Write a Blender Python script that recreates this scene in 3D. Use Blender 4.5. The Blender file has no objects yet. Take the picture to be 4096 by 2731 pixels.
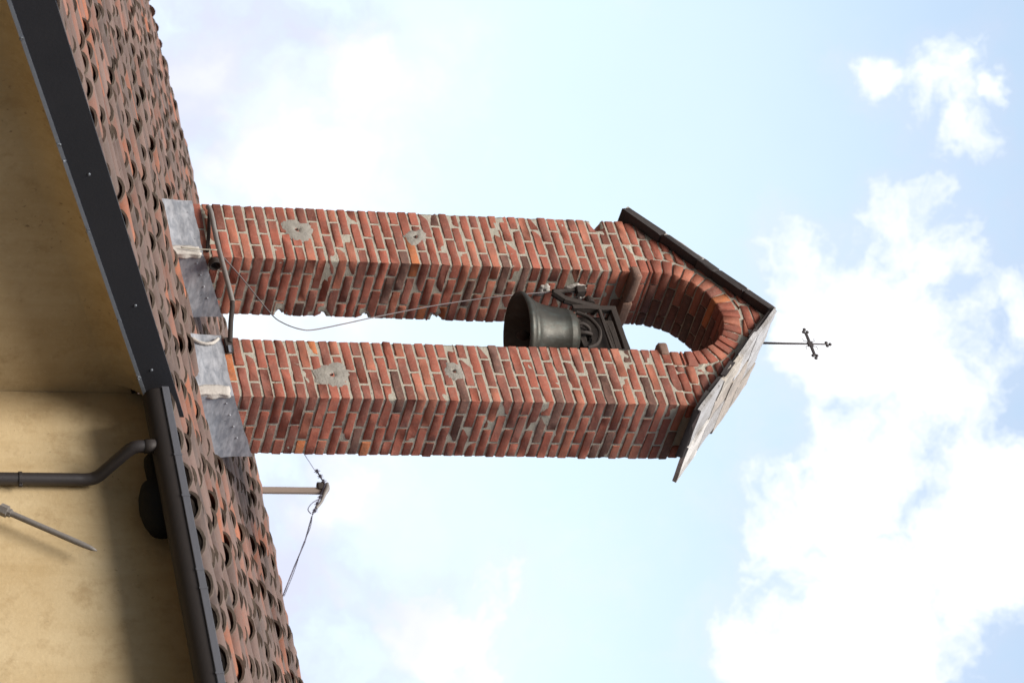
import bpy, math, random
import numpy as np
from mathutils import Vector, Matrix

random.seed(7)
rng = np.random.default_rng(11)
scene = bpy.context.scene
COL = scene.collection
GZ = 7.0                                   # height of the survey origin above the ground

# ------------------------------------------------------------------ camera
R2 = Vector((0.6958, 0.7178, 0.0258)); U2 = Vector((0.2156, -0.2431, 0.9457)); FW = Vector((-0.6851, 0.6525, 0.3239))
FW.normalize(); U2 = (U2 - FW * U2.dot(FW)).normalized(); R2 = FW.cross(U2).normalized()
cd = bpy.data.cameras.new('camera'); cam = bpy.data.objects.new('camera', cd); COL.objects.link(cam)
cd.sensor_width = 22.3; cd.lens = 11821.3 / 4096 * 22.3
m = Matrix((U2, -R2, -FW)).transposed().to_4x4()
m.translation = Vector((14.2882, -12.4517, GZ - 5.3967))
cam.matrix_world = m
cd.clip_start = 0.1; cd.clip_end = 2000
cd.dof.use_dof = True; cd.dof.focus_distance = 17.6; cd.dof.aperture_fstop = 3.2
scene.camera = cam

# ------------------------------------------------------------------ light and exposure
SUN = Vector((0.27, -0.84, 1.08)).normalized()       # towards the (veiled) sun
scene.view_settings.view_transform = 'Standard'; scene.view_settings.look = 'None'
scene.view_settings.exposure = 0.7; scene.view_settings.gamma = 1.0
sl = bpy.data.lights.new('sun', 'SUN'); sl.energy = 3.8; sl.angle = math.radians(32); sl.color = (1.0, 0.95, 0.88)
so = bpy.data.objects.new('sun', sl); COL.objects.link(so); so.location = (5, -10, 30)
so.rotation_euler = SUN.to_track_quat('Z', 'Y').to_euler()


class NG:
    """small helper for node graphs"""
    def __init__(s, tree): s.t = tree; s.n = tree.nodes; s.l = tree.links; s.x = 0
    def new(s, typ, **kw):
        n = s.n.new(typ); s.x += 40; n.location = (s.x, (s.x * 7) % 600)
        for k, v in kw.items(): setattr(n, k, v)
        return n
    def put(s, sock, v):
        if hasattr(v, 'is_output'): s.l.new(v, sock)
        elif v is not None: sock.default_value = v
    def math(s, op, a, b=None, c=None, clamp=False):
        n = s.new('ShaderNodeMath', operation=op, use_clamp=clamp)
        s.put(n.inputs[0], a)
        if b is not None: s.put(n.inputs[1], b)
        if c is not None: s.put(n.inputs[2], c)
        return n.outputs[0]
    def vmath(s, op, a, b=None, sc=None):
        n = s.new('ShaderNodeVectorMath', operation=op); s.put(n.inputs[0], a)
        if b is not None: s.put(n.inputs[1], b)
        if sc is not None: s.put(n.inputs['Scale'], sc)
        return n.outputs['Value'] if op in ('DOT_PRODUCT', 'LENGTH', 'DISTANCE') else n.outputs[0]
    def noise(s, vec, scale, detail=4, rough=0.5, col=False, dist=0.0):
        n = s.new('ShaderNodeTexNoise'); s.put(n.inputs['Vector'], vec)
        n.inputs['Scale'].default_value = scale; n.inputs['Detail'].default_value = detail
        n.inputs['Roughness'].default_value = rough; n.inputs['Distortion'].default_value = dist
        return n.outputs['Color' if col else 'Fac']
    def rng(s, v, a, b, c=0.0, d=1.0, smooth=False):
        n = s.new('ShaderNodeMapRange'); s.put(n.inputs['Value'], v)
        if smooth: n.interpolation_type = 'SMOOTHSTEP'
        for k, val in zip(('From Min', 'From Max', 'To Min', 'To Max'), (a, b, c, d)): s.put(n.inputs[k], val)
        return n.outputs[0]
    def mix(s, f, a, b, mode='MIX'):
        n = s.new('ShaderNodeMix', data_type='RGBA', blend_type=mode)
        s.put(n.inputs[0], f)
        s.put(n.inputs[6], a if hasattr(a, 'is_output') else (*a, 1)); s.put(n.inputs[7], b if hasattr(b, 'is_output') else (*b, 1))
        return n.outputs[2]


world = bpy.data.worlds.new('World'); scene.world = world; world.use_nodes = True
g = NG(world.node_tree); g.n.clear()
sky = g.new('ShaderNodeTexSky', sky_type='NISHITA'); sky.sun_disc = False
sky.sun_elevation = math.asin(SUN.z); sky.sun_rotation = math.atan2(SUN.x, SUN.y)
sky.air_density = 1.0; sky.dust_density = 1.0; sky.ozone_density = 1.0
bgs = g.new('ShaderNodeBackground'); g.l.new(sky.outputs[0], bgs.inputs[0]); bgs.inputs[1].default_value = 0.15
d = g.vmath('NORMALIZE', g.new('ShaderNodeTexCoord').outputs['Generated'])
wob = g.vmath('SUBTRACT', g.noise(d, 14, 6, 0.62, col=True), (0.5, 0.5, 0.5))
dw = g.vmath('ADD', d, g.vmath('SCALE', wob, sc=0.06))


def pix(x, y):                                        # direction of a cloud as seen from the site (survey of the sky)
    v = FW + R2 * ((y - 1365.5) / 11821.3) + U2 * ((x - 2048) / 11821.3)
    return v.normalized()


# banks of cloud: direction, half width in pixels of arc, weight
CL = [(3520, 240, 150, 1.0), (3770, 330, 220, 1.0), (3850, 500, 170, .95), (3330, 1130, 240, 1.1), (3680, 980, 260, 1.2), (3480, 1400, 400, 1.4), (3400, 1900, 400, 1.3),
      (3700, 1500, 380, 1.2), (3500, 2400, 450, 1.3), (3900, 2200, 420, 1.2), (3150, 2650, 280, .9), (4080, 380, 90, .7), (4060, 900, 110, .7), (4090, 1300, 200, .8),
      (2330, 2560, 200, .3), (1750, 2500, 480, 1.0), (1150, 2350, 480, 1.0), (1350, 1950, 300, .8), (700, 250, 520, 1.3), (1050, 650, 480, 1.1), (1450, 250, 420, .9), (1250, 1150, 350, .7), (1200, 1700, 300, .6),
      (800, 1200, 500, .9), (1200, 2750, 400, .8), (500, 2700, 700, 1.0)]
acc = None
for (x, y, rad, wgt) in CL:
    dist = g.vmath('DISTANCE', dw, tuple(pix(x, y)))
    k = g.math('MULTIPLY', g.rng(dist, rad * 1.9 / 11821, rad * 0.1 / 11821, 0, 1), wgt)
    acc = k if acc is None else g.math('MAXIMUM', acc, k)
# elsewhere in the sky: broken cloud from noise alone, well away from the surveyed part
away = g.rng(g.vmath('DISTANCE', d, tuple(FW)), 0.25, 0.45, 0, 1, smooth=True)
gen = g.math('MULTIPLY', g.rng(g.noise(d, 2.2, 5, 0.55), 0.40, 0.58, 0, 1, smooth=True), away)
acc = g.math('MAXIMUM', acc, gen)
fine = g.math('SUBTRACT', g.noise(dw, 24, 9, 0.64), 0.5)
dens = g.rng(g.math('ADD', acc, g.math('MULTIPLY', fine, 2.1)), 0.12, 1.12, 0, 1, smooth=True)
elev = g.new('ShaderNodeSeparateXYZ'); g.l.new(d, elev.inputs[0])
veil0 = g.rng(g.noise(d, 7, 4, 0.5), 0.3, 0.7, 0.0, 0.10)
veil = g.math('ADD', veil0, g.rng(elev.outputs['Z'], 0.24, 0.48, .82, .34))
shade = g.rng(g.noise(dw, 7, 4, 0.5), 0.40, 0.56, 0, 1, smooth=True)
shade = g.math('MULTIPLY', shade, g.rng(elev.outputs['Z'], 0.27, 0.38, 1, 0.12, smooth=True))
ccol = g.mix(shade, (0.76, 0.76, 0.77), (0.49, 0.515, 0.63))
ccol = g.mix(dens, (0.635, 0.745, 0.785), ccol)
cover = g.math('MAXIMUM', dens, veil, clamp=True)
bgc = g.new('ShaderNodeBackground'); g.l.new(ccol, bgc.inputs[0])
# sky out of view is dimmed, most near the horizon, to darken the eaves
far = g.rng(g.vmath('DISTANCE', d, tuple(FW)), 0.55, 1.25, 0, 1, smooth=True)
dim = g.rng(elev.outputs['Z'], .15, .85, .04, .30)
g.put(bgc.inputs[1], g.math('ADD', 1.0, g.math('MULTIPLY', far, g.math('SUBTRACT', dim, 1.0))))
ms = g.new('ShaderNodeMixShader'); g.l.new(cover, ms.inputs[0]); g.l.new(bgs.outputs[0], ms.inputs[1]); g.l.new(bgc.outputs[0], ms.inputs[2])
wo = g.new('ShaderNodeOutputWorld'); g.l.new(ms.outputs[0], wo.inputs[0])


# ------------------------------------------------------------------ materials
def material(name, build, rough=0.8, metal=0.0, spec=0.3):
    mt = bpy.data.materials.new(name); mt.use_nodes = True
    g = NG(mt.node_tree); b = g.n['Principled BSDF']
    b.inputs['Roughness'].default_value = rough; b.inputs['Metallic'].default_value = metal
    b.inputs['Specular IOR Level'].default_value = spec
    tc = g.new('ShaderNodeTexCoord').outputs['Object']
    col, bump, r = build(g, tc)
    g.put(b.inputs['Base Color'], col if hasattr(col, 'is_output') else (*col, 1))
    if r is not None: g.put(b.inputs['Roughness'], r)
    if bump is not None:
        bn = g.new('ShaderNodeBump'); bn.inputs['Strength'].default_value = bump[1]; bn.inputs['Distance'].default_value = bump[2]
        g.l.new(bump[0], bn.inputs['Height']); g.l.new(bn.outputs[0], b.inputs['Normal'])
    return mt


def attr(g):
    return g.new('ShaderNodeAttribute', attribute_name='tint').outputs['Color']


def b_brick(g, tc):
    c = attr(g)
    c = g.mix(g.rng(g.noise(tc, 9, 5, .6), .42, .72, 0, .42), c, (0.13, 0.075, 0.06))          # old soot and weather
    c = g.mix(g.rng(g.noise(tc, 16, 6, .7), .52, .74, 0, .30), c, (0.26, 0.19, 0.15))         # grey bloom
    c = g.mix(g.rng(g.noise(tc, 42, 4, .7), .50, .75, 0, .35), c, (0.46, 0.22, 0.15))
    c = g.mix(g.rng(g.noise(tc, 150, 3, .7), .58, .78, 0, .45), c, (0.07, 0.045, 0.04))
    c = g.mix(g.rng(g.noise(tc, 27, 6, .75), .64, .80, 0, .55), c, (0.33, 0.29, 0.24))           # mortar smears
    c = g.mix(g.rng(g.noise(tc, 3.1, 6, .7), .50, .74, 0, .55), c, (0.095, 0.060, 0.048))      # broad weather stains
    h = g.math('ADD', g.noise(tc, 60, 5, .65), g.math('MULTIPLY', g.noise(tc, 210, 3, .6), .5))
    return c, (h, 0.55, 0.006), None


def b_mortar(g, tc):
    c = g.mix(g.noise(tc, 14, 5, .6), (0.47, 0.43, 0.35), (0.33, 0.305, 0.25))
    c = g.mix(g.rng(g.noise(tc, 5, 4, .6), .55, .8, 0, .5), c, (0.21, 0.215, 0.15))            # lichen
    c = g.mix(g.rng(g.noise(tc, 90, 3, .7), .58, .72, 0, .6), c, (0.10, 0.095, 0.08))
    c = g.mix(g.rng(g.noise(tc, 13, 5, .7), .62, .70, 0, .85), c, (0.045, 0.038, 0.032))       # open, sooty joints
    return c, (g.noise(tc, 110, 5, .7), 0.8, 0.008), None


def b_patch(g, tc):
    c = g.mix(g.noise(tc, 25, 5, .6), (0.37, 0.34, 0.29), (0.20, 0.185, 0.165))
    c = g.mix(g.rng(g.noise(tc, 60, 4, .7), .6, .72, 0, .8), c, (0.07, 0.065, 0.06))
    return c, (g.noise(tc, 90, 5, .7), 0.8, 0.008), None


def b_tile(g, tc):
    c = attr(g)
    c = g.mix(g.rng(g.noise(tc, 7, 5, .65), .42, .68, 0, .65), c, (0.150, 0.105, 0.088))
    c = g.mix(g.rng(g.noise(tc, 38, 5, .7), .55, .75, 0, .55), c, (0.09, 0.075, 0.06))
    c = g.mix(g.rng(g.noise(tc, 27, 3, .6), .68, .76, 0, .7), c, (0.20, 0.19, 0.13))           # pale lichen
    return c, (g.noise(tc, 80, 5, .7), 0.6, 0.006), None


def b_plaster(g, tc):
    c = g.mix(g.rng(g.noise(tc, 1.3, 5, .6), .3, .7), (0.55, 0.435, 0.265), (0.42, 0.30, 0.155))
    c = g.mix(g.rng(g.noise(g.vmath('MULTIPLY', tc, (3.2, 3.2, .5)), 2.2, 6, .65), .45, .75, 0, .45), c, (0.36, 0.25, 0.12))   # rain streaks
    c = g.mix(g.rng(g.noise(tc, 7, 7, .72), .52, .72, 0, .55), c, (0.30, 0.20, 0.095))
    c = g.mix(g.rng(g.noise(tc, 55, 4, .7), .55, .75, 0, .35), c, (0.60, 0.48, 0.30))
    spot = g.math('MULTIPLY', g.rng(g.noise(tc, 30, 3, .6), .64, .72), g.rng(g.noise(tc, 3, 3, .6), .42, .62))
    c = g.mix(g.math('MULTIPLY', spot, .7), c, (0.12, 0.085, 0.05))         # mould spots
    return c, (g.noise(tc, 30, 6, .7), 0.35, 0.01), None


def b_lead(g, tc):
    st = g.noise(g.vmath('MULTIPLY', tc, (1.3, 1.3, 3.4)), 8, 4, .6, dist=.4)
    c = g.mix(g.rng(st, .38, .68), (0.24, 0.25, 0.275), (0.42, 0.425, 0.45))
    c = g.mix(g.rng(g.noise(tc, 22, 3, .6), .68, .76, 0, .7), c, (0.08, 0.08, 0.09))
    return c, (g.noise(g.vmath('MULTIPLY', tc, (1, 1, 3)), 7, 2, .5), 0.3, 0.015), g.rng(st, .3, .7, .55, .75)


def plain(c1, c2, sc=12, bump=.3, bs=60):
    def f(g, tc):
        c = g.mix(g.noise(tc, sc, 5, .65), c1, c2)
        return c, (g.noise(tc, bs, 4, .6), bump, 0.005), None
    return f


def b_stone(g, tc):
    c = attr(g)
    c = g.mix(g.rng(g.noise(tc, 6, 6, .65), .45, .65, 0, .75), c, (0.22, 0.195, 0.17))
    c = g.mix(g.rng(g.noise(tc, 30, 5, .7), .58, .72, 0, .8), c, (0.12, 0.105, 0.09))
    return c, (g.noise(tc, 35, 6, .7), 0.7, 0.015), None


def b_bell(g, tc):
    c = g.mix(g.noise(tc, 6, 5, .6), (0.034, 0.034, 0.030), (0.066, 0.060, 0.048))
    c = g.mix(g.rng(g.noise(g.vmath('MULTIPLY', tc, (6, 6, 1.2)), 5, 5, .7), .50, .68, 0, .75), c, (0.066, 0.080, 0.072))
    c = g.mix(g.rng(g.noise(tc, 30, 3, .6), .62, .72, 0, .6), c, (0.05, 0.045, 0.04))
    return c, (g.noise(tc, 40, 4, .6), 0.25, 0.004), g.rng(g.noise(tc, 12, 3, .5), .3, .7, .38, .6)


def b_wood(g, tc):
    c = g.mix(g.noise(g.vmath('MULTIPLY', tc, (8, 8, .8)), 9, 5, .7), (0.27, 0.21, 0.17), (0.18, 0.14, 0.12))
    return c, (g.noise(g.vmath('MULTIPLY', tc, (8, 8, .8)), 20, 4, .6), .5, .004), None


M = dict(
    brick=material('brick', b_brick), mortar=material('mortar', b_mortar), patch=material('patch_mortar', b_patch),
    white_mortar=material('white_mortar', plain((0.56, 0.52, 0.47), (0.36, 0.33, 0.30), 14, .7, 60)),
    tile=material('terracotta_tile', b_tile, spec=.2), plaster=material('ochre_plaster', b_plaster, spec=.15),
    lead=material('lead_sheet', b_lead, .6, .25, .4), stone=material('stone_slab', b_stone),
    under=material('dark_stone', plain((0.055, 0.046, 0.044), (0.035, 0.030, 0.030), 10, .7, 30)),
    bell=material('bronze', b_bell, .5, .45, .4), iron=material('old_iron', plain((0.030, 0.025, 0.024), (0.055, 0.042, 0.034), 30, .4), .75, .1, .3),
    thin_iron=material('cross_iron', plain((0.05, 0.045, 0.05), (0.08, 0.065, 0.06), 30, .3), .6, .4, .4),
    dark_board=material('painted_board', plain((0.017, 0.018, 0.022), (0.030, 0.029, 0.033), 3, .2, 60), .7, .0, .25),
    edge=material('metal_edge', plain((0.15, 0.165, 0.19), (0.22, 0.235, 0.26), 14, .3), .5, .3, .4),
    gutter=material('gutter_metal', plain((0.040, 0.032, 0.029), (0.026, 0.022, 0.021), 6, .2), .6, .05, .25),
    lit_lip=material('gutter_lit_lip', plain((0.13, 0.13, 0.145), (0.10, 0.10, 0.112), 8, .25), .5, .3, .4),  # same metal as the gutter, with the sky light on it put into the colour
    pipe=material('pipe_paint', plain((0.040, 0.034, 0.034), (0.028, 0.024, 0.024), 9, .2), .42, .1, .45),
    galv=material('grey_tube', plain((0.26, 0.24, 0.22), (0.15, 0.13, 0.12), 18, .4), .6, .3, .4),
    rope=material('rope_cord', plain((0.22, 0.19, 0.185), (0.15, 0.13, 0.135), 40, .5, 120)),
    wood=material('weathered_wood', b_wood), black=material('black_enamel', plain((0.006, 0.007, 0.008), (0.010, 0.010, 0.010), 8, .1), .7, 0, .15),
    beam=material('dark_timber', plain((0.075, 0.055, 0.045), (0.04, 0.032, 0.028), 12, .5), .8),
    wire=material('steel_wire', plain((0.10, 0.09, 0.12), (0.14, 0.13, 0.16), 20, .1), .5, .6, .4),
    cream=material('cream_render', plain((0.45, 0.42, 0.34), (0.33, 0.31, 0.25), 14, .4), .8),
    ground=material('gravel_ground', plain((0.055, 0.053, 0.05), (0.04, 0.038, 0.035), 3, .4, 30), .9),
)


# ------------------------------------------------------------------ mesh helpers
class MB:
    """collects shapes; build() links them as ONE mesh object"""
    def __init__(s): s.v = []; s.f = []; s.c = []; s.n = 0
    def add(s, verts, faces, col=(0.5, 0.5, 0.5)):
        verts = np.asarray(verts, float).reshape(-1, 3)
        s.v.append(verts); s.f += [tuple(i + s.n for i in f) for f in faces]; s.n += len(verts)
        s.c.append(np.tile(np.array([*col, 1.0]), (len(verts), 1)))
    def build(s, name, mat, parent=None, smooth=False, angle=None):
        me = bpy.data.meshes.new(name)
        V = np.concatenate(s.v)
        org = Vector((0, 0, 0))
        me.from_pydata((V + np.array([0, 0, GZ])).tolist(), [], s.f); me.update()
        ca = me.color_attributes.new('tint', 'FLOAT_COLOR', 'POINT'); ca.data.foreach_set('color', np.concatenate(s.c).ravel())
        me.materials.append(M[mat])
        if smooth: me.polygons.foreach_set('use_smooth', [True] * len(me.polygons))
        o = bpy.data.objects.new(name, me); COL.objects.link(o)
        if parent:
            o.parent = parent; o.matrix_parent_inverse = parent.matrix_world.inverted()
        if angle: smooth_angle(me, angle)
        return o


def smooth_angle(me, deg):
    me.polygons.foreach_set('use_smooth', [True] * len(me.polygons))
    lim = math.cos(math.radians(deg)); pn = [p.normal.copy() for p in me.polygons]; em = {}
    for p in me.polygons:
        for k in p.edge_keys: em.setdefault(k, []).append(p.index)
    sharp = [False] * len(me.edges)
    for e in me.edges:
        fs = em.get(tuple(sorted(e.vertices)), [])
        if len(fs) == 2 and pn[fs[0]].dot(pn[fs[1]]) < lim: sharp[e.index] = True
    at = me.attributes.new('sharp_edge', 'BOOLEAN', 'EDGE') if 'sharp_edge' not in me.attributes else me.attributes['sharp_edge']
    at.data.foreach_set('value', sharp)


def thing(name, label, cat, loc, group=None):
    o = bpy.data.objects.new(name, None); COL.objects.link(o); o.location = (loc[0], loc[1], loc[2] + GZ)
    o.empty_display_size = .2; o['label'] = label; o['category'] = cat
    if group: o['group'] = group
    bpy.context.view_layer.update()
    return o


def tag(o, label, cat, group=None):
    o['label'] = label; o['category'] = cat
    if group: o['group'] = group
    return o


_grid = {}
def surf_grid(nx, ny, nz):
    """surface grid of a box: index triples and quads"""
    key = (nx, ny, nz)
    if key in _grid: return _grid[key]
    idx = {}; pts = []; fs = []
    def vid(i, j, k):
        if (i, j, k) not in idx: idx[(i, j, k)] = len(pts); pts.append((i, j, k))
        return idx[(i, j, k)]
    for k in (0, nz):
        for i in range(nx):
            for j in range(ny):
                q = [vid(i, j, k), vid(i + 1, j, k), vid(i + 1, j + 1, k), vid(i, j + 1, k)]
                fs.append(q if k else q[::-1])
    for j in (0, ny):
        for i in range(nx):
            for k in range(nz):
                q = [vid(i, j, k), vid(i + 1, j, k), vid(i + 1, j, k + 1), vid(i, j, k + 1)]
                fs.append(q[::-1] if j else q)
    for i in (0, nx):
        for j in range(ny):
            for k in range(nz):
                q = [vid(i, j, k), vid(i, j + 1, k), vid(i, j + 1, k + 1), vid(i, j, k + 1)]
                fs.append(q if i else q[::-1])
    _grid[key] = (np.array(pts), fs)
    return _grid[key]


def rbox(mb, lo, hi, b=.008, col=(.5, .5, .5), jit=.0015, chip=0., M4=None):
    """box with rounded worn edges"""
    lo = np.array(lo, float); hi = np.array(hi, float); c = (lo + hi) / 2; h = (hi - lo) / 2
    b = min(b, h.min() * .6)
    ax = []
    for a in range(3):
        t = [-h[a], -h[a] + b, h[a] - b, h[a]]
        if h[a] > .09: t = [-h[a], -h[a] + b, -h[a] * .35, h[a] * .35, h[a] - b, h[a]]
        ax.append(np.array(t))
    I, F = surf_grid(len(ax[0]) - 1, len(ax[1]) - 1, len(ax[2]) - 1)
    P = np.stack([ax[0][I[:, 0]], ax[1][I[:, 1]], ax[2][I[:, 2]]], 1)
    inner = np.clip(P, -(h - b), h - b); dd = P - inner; L = np.linalg.norm(dd, axis=1, keepdims=True); L[L == 0] = 1
    P = inner + dd / L * b
    P += rng.normal(0, jit, P.shape)
    if chip > 0:                                   # knocked corners
        for _ in range(rng.integers(1, 3)):
            s = np.sign(rng.normal(size=3)); w = np.exp(-(np.linalg.norm(P - s * h, axis=1) / (chip)) ** 2)[:, None]
            P -= s * w * chip * np.array([.7, .7, .45])
    if M4 is not None: P = (np.asarray(M4.to_3x3()) @ P.T).T
    mb.add(P + c, F, col)


def prism(mb, poly, y0, y1, b=.008, col=(.5, .5, .5), jit=.0015, axis='y'):
    """rounded prism of a polygon in x,z, extruded along y"""
    P = np.array(poly, float); c = P.mean(0); n = len(P)
    if n < 3: return
    r = np.linalg.norm(P - c, axis=1, keepdims=True); ins = c + (P - c) * np.maximum(0.2, (r - b * 1.3) / r)
    # soften outline by cutting corners
    def soft(Q):
        out = []
        for i in range(len(Q)):
            a, p, q = Q[i - 1], Q[i], Q[(i + 1) % len(Q)]
            la = np.linalg.norm(a - p); lq = np.linalg.norm(q - p)
            out.append(p + (a - p) * min(.3, b / max(la, 1e-6))); out.append(p + (q - p) * min(.3, b / max(lq, 1e-6)))
        return np.array(out)
    O, N = soft(P), soft(ins); k = len(O)
    V = []
    for Q, y in ((N, y0), (O, y0 + b), (O, y1 - b), (N, y1)):
        V += [(q[0], y, q[1]) for q in Q]
    V = np.array(V) + rng.normal(0, jit, (4 * k, 3))
    F = [list(range(k)), list(range(3 * k, 4 * k))[::-1]]
    for r_ in range(3):
        for i in range(k):
            j = (i + 1) % k
            F.append([r_ * k + j, r_ * k + i, (r_ + 1) * k + i, (r_ + 1) * k + j])
    mb.add(V, F, col)


def clip(poly, nx, nz, dd):
    """keep the part where nx*x + nz*z <= dd"""
    out = []
    for i in range(len(poly)):
        a, b_ = poly[i - 1], poly[i]
        fa = nx * a[0] + nz * a[1] - dd; fb = nx * b_[0] + nz * b_[1] - dd
        if (fa <= 0) != (fb <= 0):
            t = fa / (fa - fb); out.append((a[0] + (b_[0] - a[0]) * t, a[1] + (b_[1] - a[1]) * t))
        if fb <= 0: out.append(b_)
    return out


def area(poly):
    return 0.5 * abs(sum(poly[i - 1][0] * poly[i][1] - poly[i][0] * poly[i - 1][1] for i in range(len(poly)))) if len(poly) > 2 else 0


def tube(mb, pts, r, segs=10, col=(.5, .5, .5), cap=True, jit=0.):
    pts = [Vector(p) for p in pts]; rs = r if isinstance(r, (list, tuple)) else [r] * len(pts)
    V = []; prev = None
    for i, p in enumerate(pts):
        t = (pts[min(i + 1, len(pts) - 1)] - pts[max(i - 1, 0)]).normalized()
        if prev is None:
            n = t.orthogonal().normalized()
        else:
            n = (prev - t * prev.dot(t)).normalized()
        prev = n; bn = t.cross(n)
        for k in range(segs):
            a = 2 * math.pi * k / segs; q = p + (n * math.cos(a) + bn * math.sin(a)) * (rs[i] + random.uniform(-jit, jit)); V.append(tuple(q))
    F = []
    for i in range(len(pts) - 1):
        for k in range(segs):
            F.append([i * segs + k, i * segs + (k + 1) % segs, (i + 1) * segs + (k + 1) % segs, (i + 1) * segs + k])
    if cap:
        F.append(list(range(segs))[::-1]); F.append([(len(pts) - 1) * segs + k for k in range(segs)])
    mb.add(V, F, col)


def spline(pts, n=8):
    P = [Vector(p) for p in pts]; out = []
    for i in range(len(P) - 1):
        p0 = P[max(i - 1, 0)]; p1 = P[i]; p2 = P[i + 1]; p3 = P[min(i + 2, len(P) - 1)]
        for k in range(n):
            t = k / n
            out.append(.5 * ((2 * p1) + (p2 - p0) * t + (2 * p0 - 5 * p1 + 4 * p2 - p3) * t * t + (3 * p1 - p0 - 3 * p2 + p3) * t ** 3))
    out.append(P[-1]); return out


def lathe(mb, prof, c, segs=48, axis='z', col=(.5, .5, .5)):
    V = []
    for (r, h) in prof:
        for k in range(segs):
            a = 2 * math.pi * k / segs; x, y = r * math.cos(a), r * math.sin(a)
            V.append((c[0] + x, c[1] + y, c[2] + h) if axis == 'z' else ((c[0] + h, c[1] + x, c[2] + y) if axis == 'x' else (c[0] + x, c[1] + h, c[2] - y)))
    F = [[i * segs + k, i * segs + (k + 1) % segs, (i + 1) * segs + (k + 1) % segs, (i + 1) * segs + k] for i in range(len(prof) - 1) for k in range(segs)]
    mb.add(V, F, col)


def noise2(x, y, z, s=1.0):
    from mathutils import noise
    return noise.noise(Vector((x * s, y * s, z * s)))


def brick_col():
    t = random.random()
    if t < .022: c = (0.46, 0.15, 0.055)            # a few bright orange ones
    elif t < .20: c = (0.375, 0.130, 0.080)
    elif t < .42: c = (0.235, 0.078, 0.054)
    elif t < .48: c = (0.150, 0.076, 0.058)
    else: c = (0.305, 0.090, 0.057)
    k = random.uniform(.88, 1.12)
    return tuple(v * k for v in c)


# ------------------------------------------------------------------ ground
gm = MB(); gm.add([(-700, -700, -GZ), (700, -700, -GZ), (700, 700, -GZ), (-700, 700, -GZ)], [(0, 1, 2, 3)])
go = gm.build('ground', 'ground'); go['kind'] = 'structure'

# ------------------------------------------------------------------ roof frame of reference
PH = math.radians(22); TP = math.tan(PH); Z0 = -1.362 - .072; ZF = -1.362
E_S = np.array([0, math.cos(PH), math.sin(PH)]); E_N = np.array([0, -math.sin(PH), math.cos(PH)])
YE, YL, YR = -1.85, -5.7, 4.15                       # eave, lower eave of the wing, ridge
XW0, XJ, XE = -10.0, 3.60, 7.4


def sag(x, y):
    t = max(0, (-5.0 - x) / 2.4) ** 2 * .12 * max(0, (y - YE) / 6) ** 2
    return -t + .006 * math.sin(x * 2.1 + y) + .004 * math.sin(x * 5.3 - y * 2)


def rp(x, y, n=0.):
    """point on the roof plane"""
    return (x, y - n * math.sin(PH), Z0 + TP * y + n * math.cos(PH) + sag(x, y))


# ------------------------------------------------------------------ church building
church = thing('church_building', 'ochre plastered church building with an old terracotta tiled roof and dark gutter', 'church', (0, 0, -GZ))
WY, WX = -1.60, 3.37
w = MB()
zt = lambda y: Z0 + TP * y - .045
def wall_panel(mb, a, b, z0, za, zb, th, nrm, n=1):
    ax, ay = a; bx, by = b; nx, ny = nrm
    V = [(ax, ay, z0), (bx, by, z0), (bx, by, zb), (ax, ay, za)]
    V += [(x - nx * th, y - ny * th, z) for x, y, z in V]
    mb.add(V, [(0, 1, 2, 3), (7, 6, 5, 4), (0, 4, 5, 1), (1, 5, 6, 2), (2, 6, 7, 3), (3, 7, 4, 0)])
wall_panel(w, (WX + .002, WY), (XE - .25, WY), -GZ - .2, -2.16, -2.16, .3, (0, -1))
wm = w.build('front_wall', 'plaster', church)
w = MB(); wall_panel(w, (WX, -5.45), (WX, WY + .3), -GZ - .2, -3.71, -2.125, .3, (1, 0)); w.build('wing_side_wall', 'plaster', church)
w = MB(); wall_panel(w, (XW0 + .3, -5.45), (WX - .302, -5.45), -GZ - .2, zt(-5.45) - .02, zt(-5.45) - .02, .3, (0, -1)); w.build('wing_front_wall', 'plaster', church)
w = MB()
def gable(x, s):
    y0, y1, y2 = (WY + .302, YR, YR + 5.4)
    if s < 0: y0 = -5.12
    V = [(x, y0, -GZ - .2), (x, y2, -GZ - .2), (x, y2, zt(YR) - TP * 5.4), (x, y1, zt(YR)), (x, y0, zt(y0))]
    V += [(xx - s * .3, y, z) for xx, y, z in V]
    w.add(V, [(0, 1, 2, 3, 4), (9, 8, 7, 6, 5), (0, 5, 6, 1), (1, 6, 7, 2), (2, 7, 8, 3), (3, 8, 9, 4), (4, 9, 5, 0)])
gable(XE - .25, 1); w.build('gable_wall', 'plaster', church)
w = MB(); gable(XW0 + .3, -1); w.build('gable_wall', 'plaster', church)
w = MB(); wall_panel(w, (XE - .56, YR + 5.4), (XW0 + .62, YR + 5.4), -GZ - .2, zt(YR) - TP * 5.4, zt(YR) - TP * 5.4, .3, (0, 1)); w.build('rear_wall', 'plaster', church)

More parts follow.
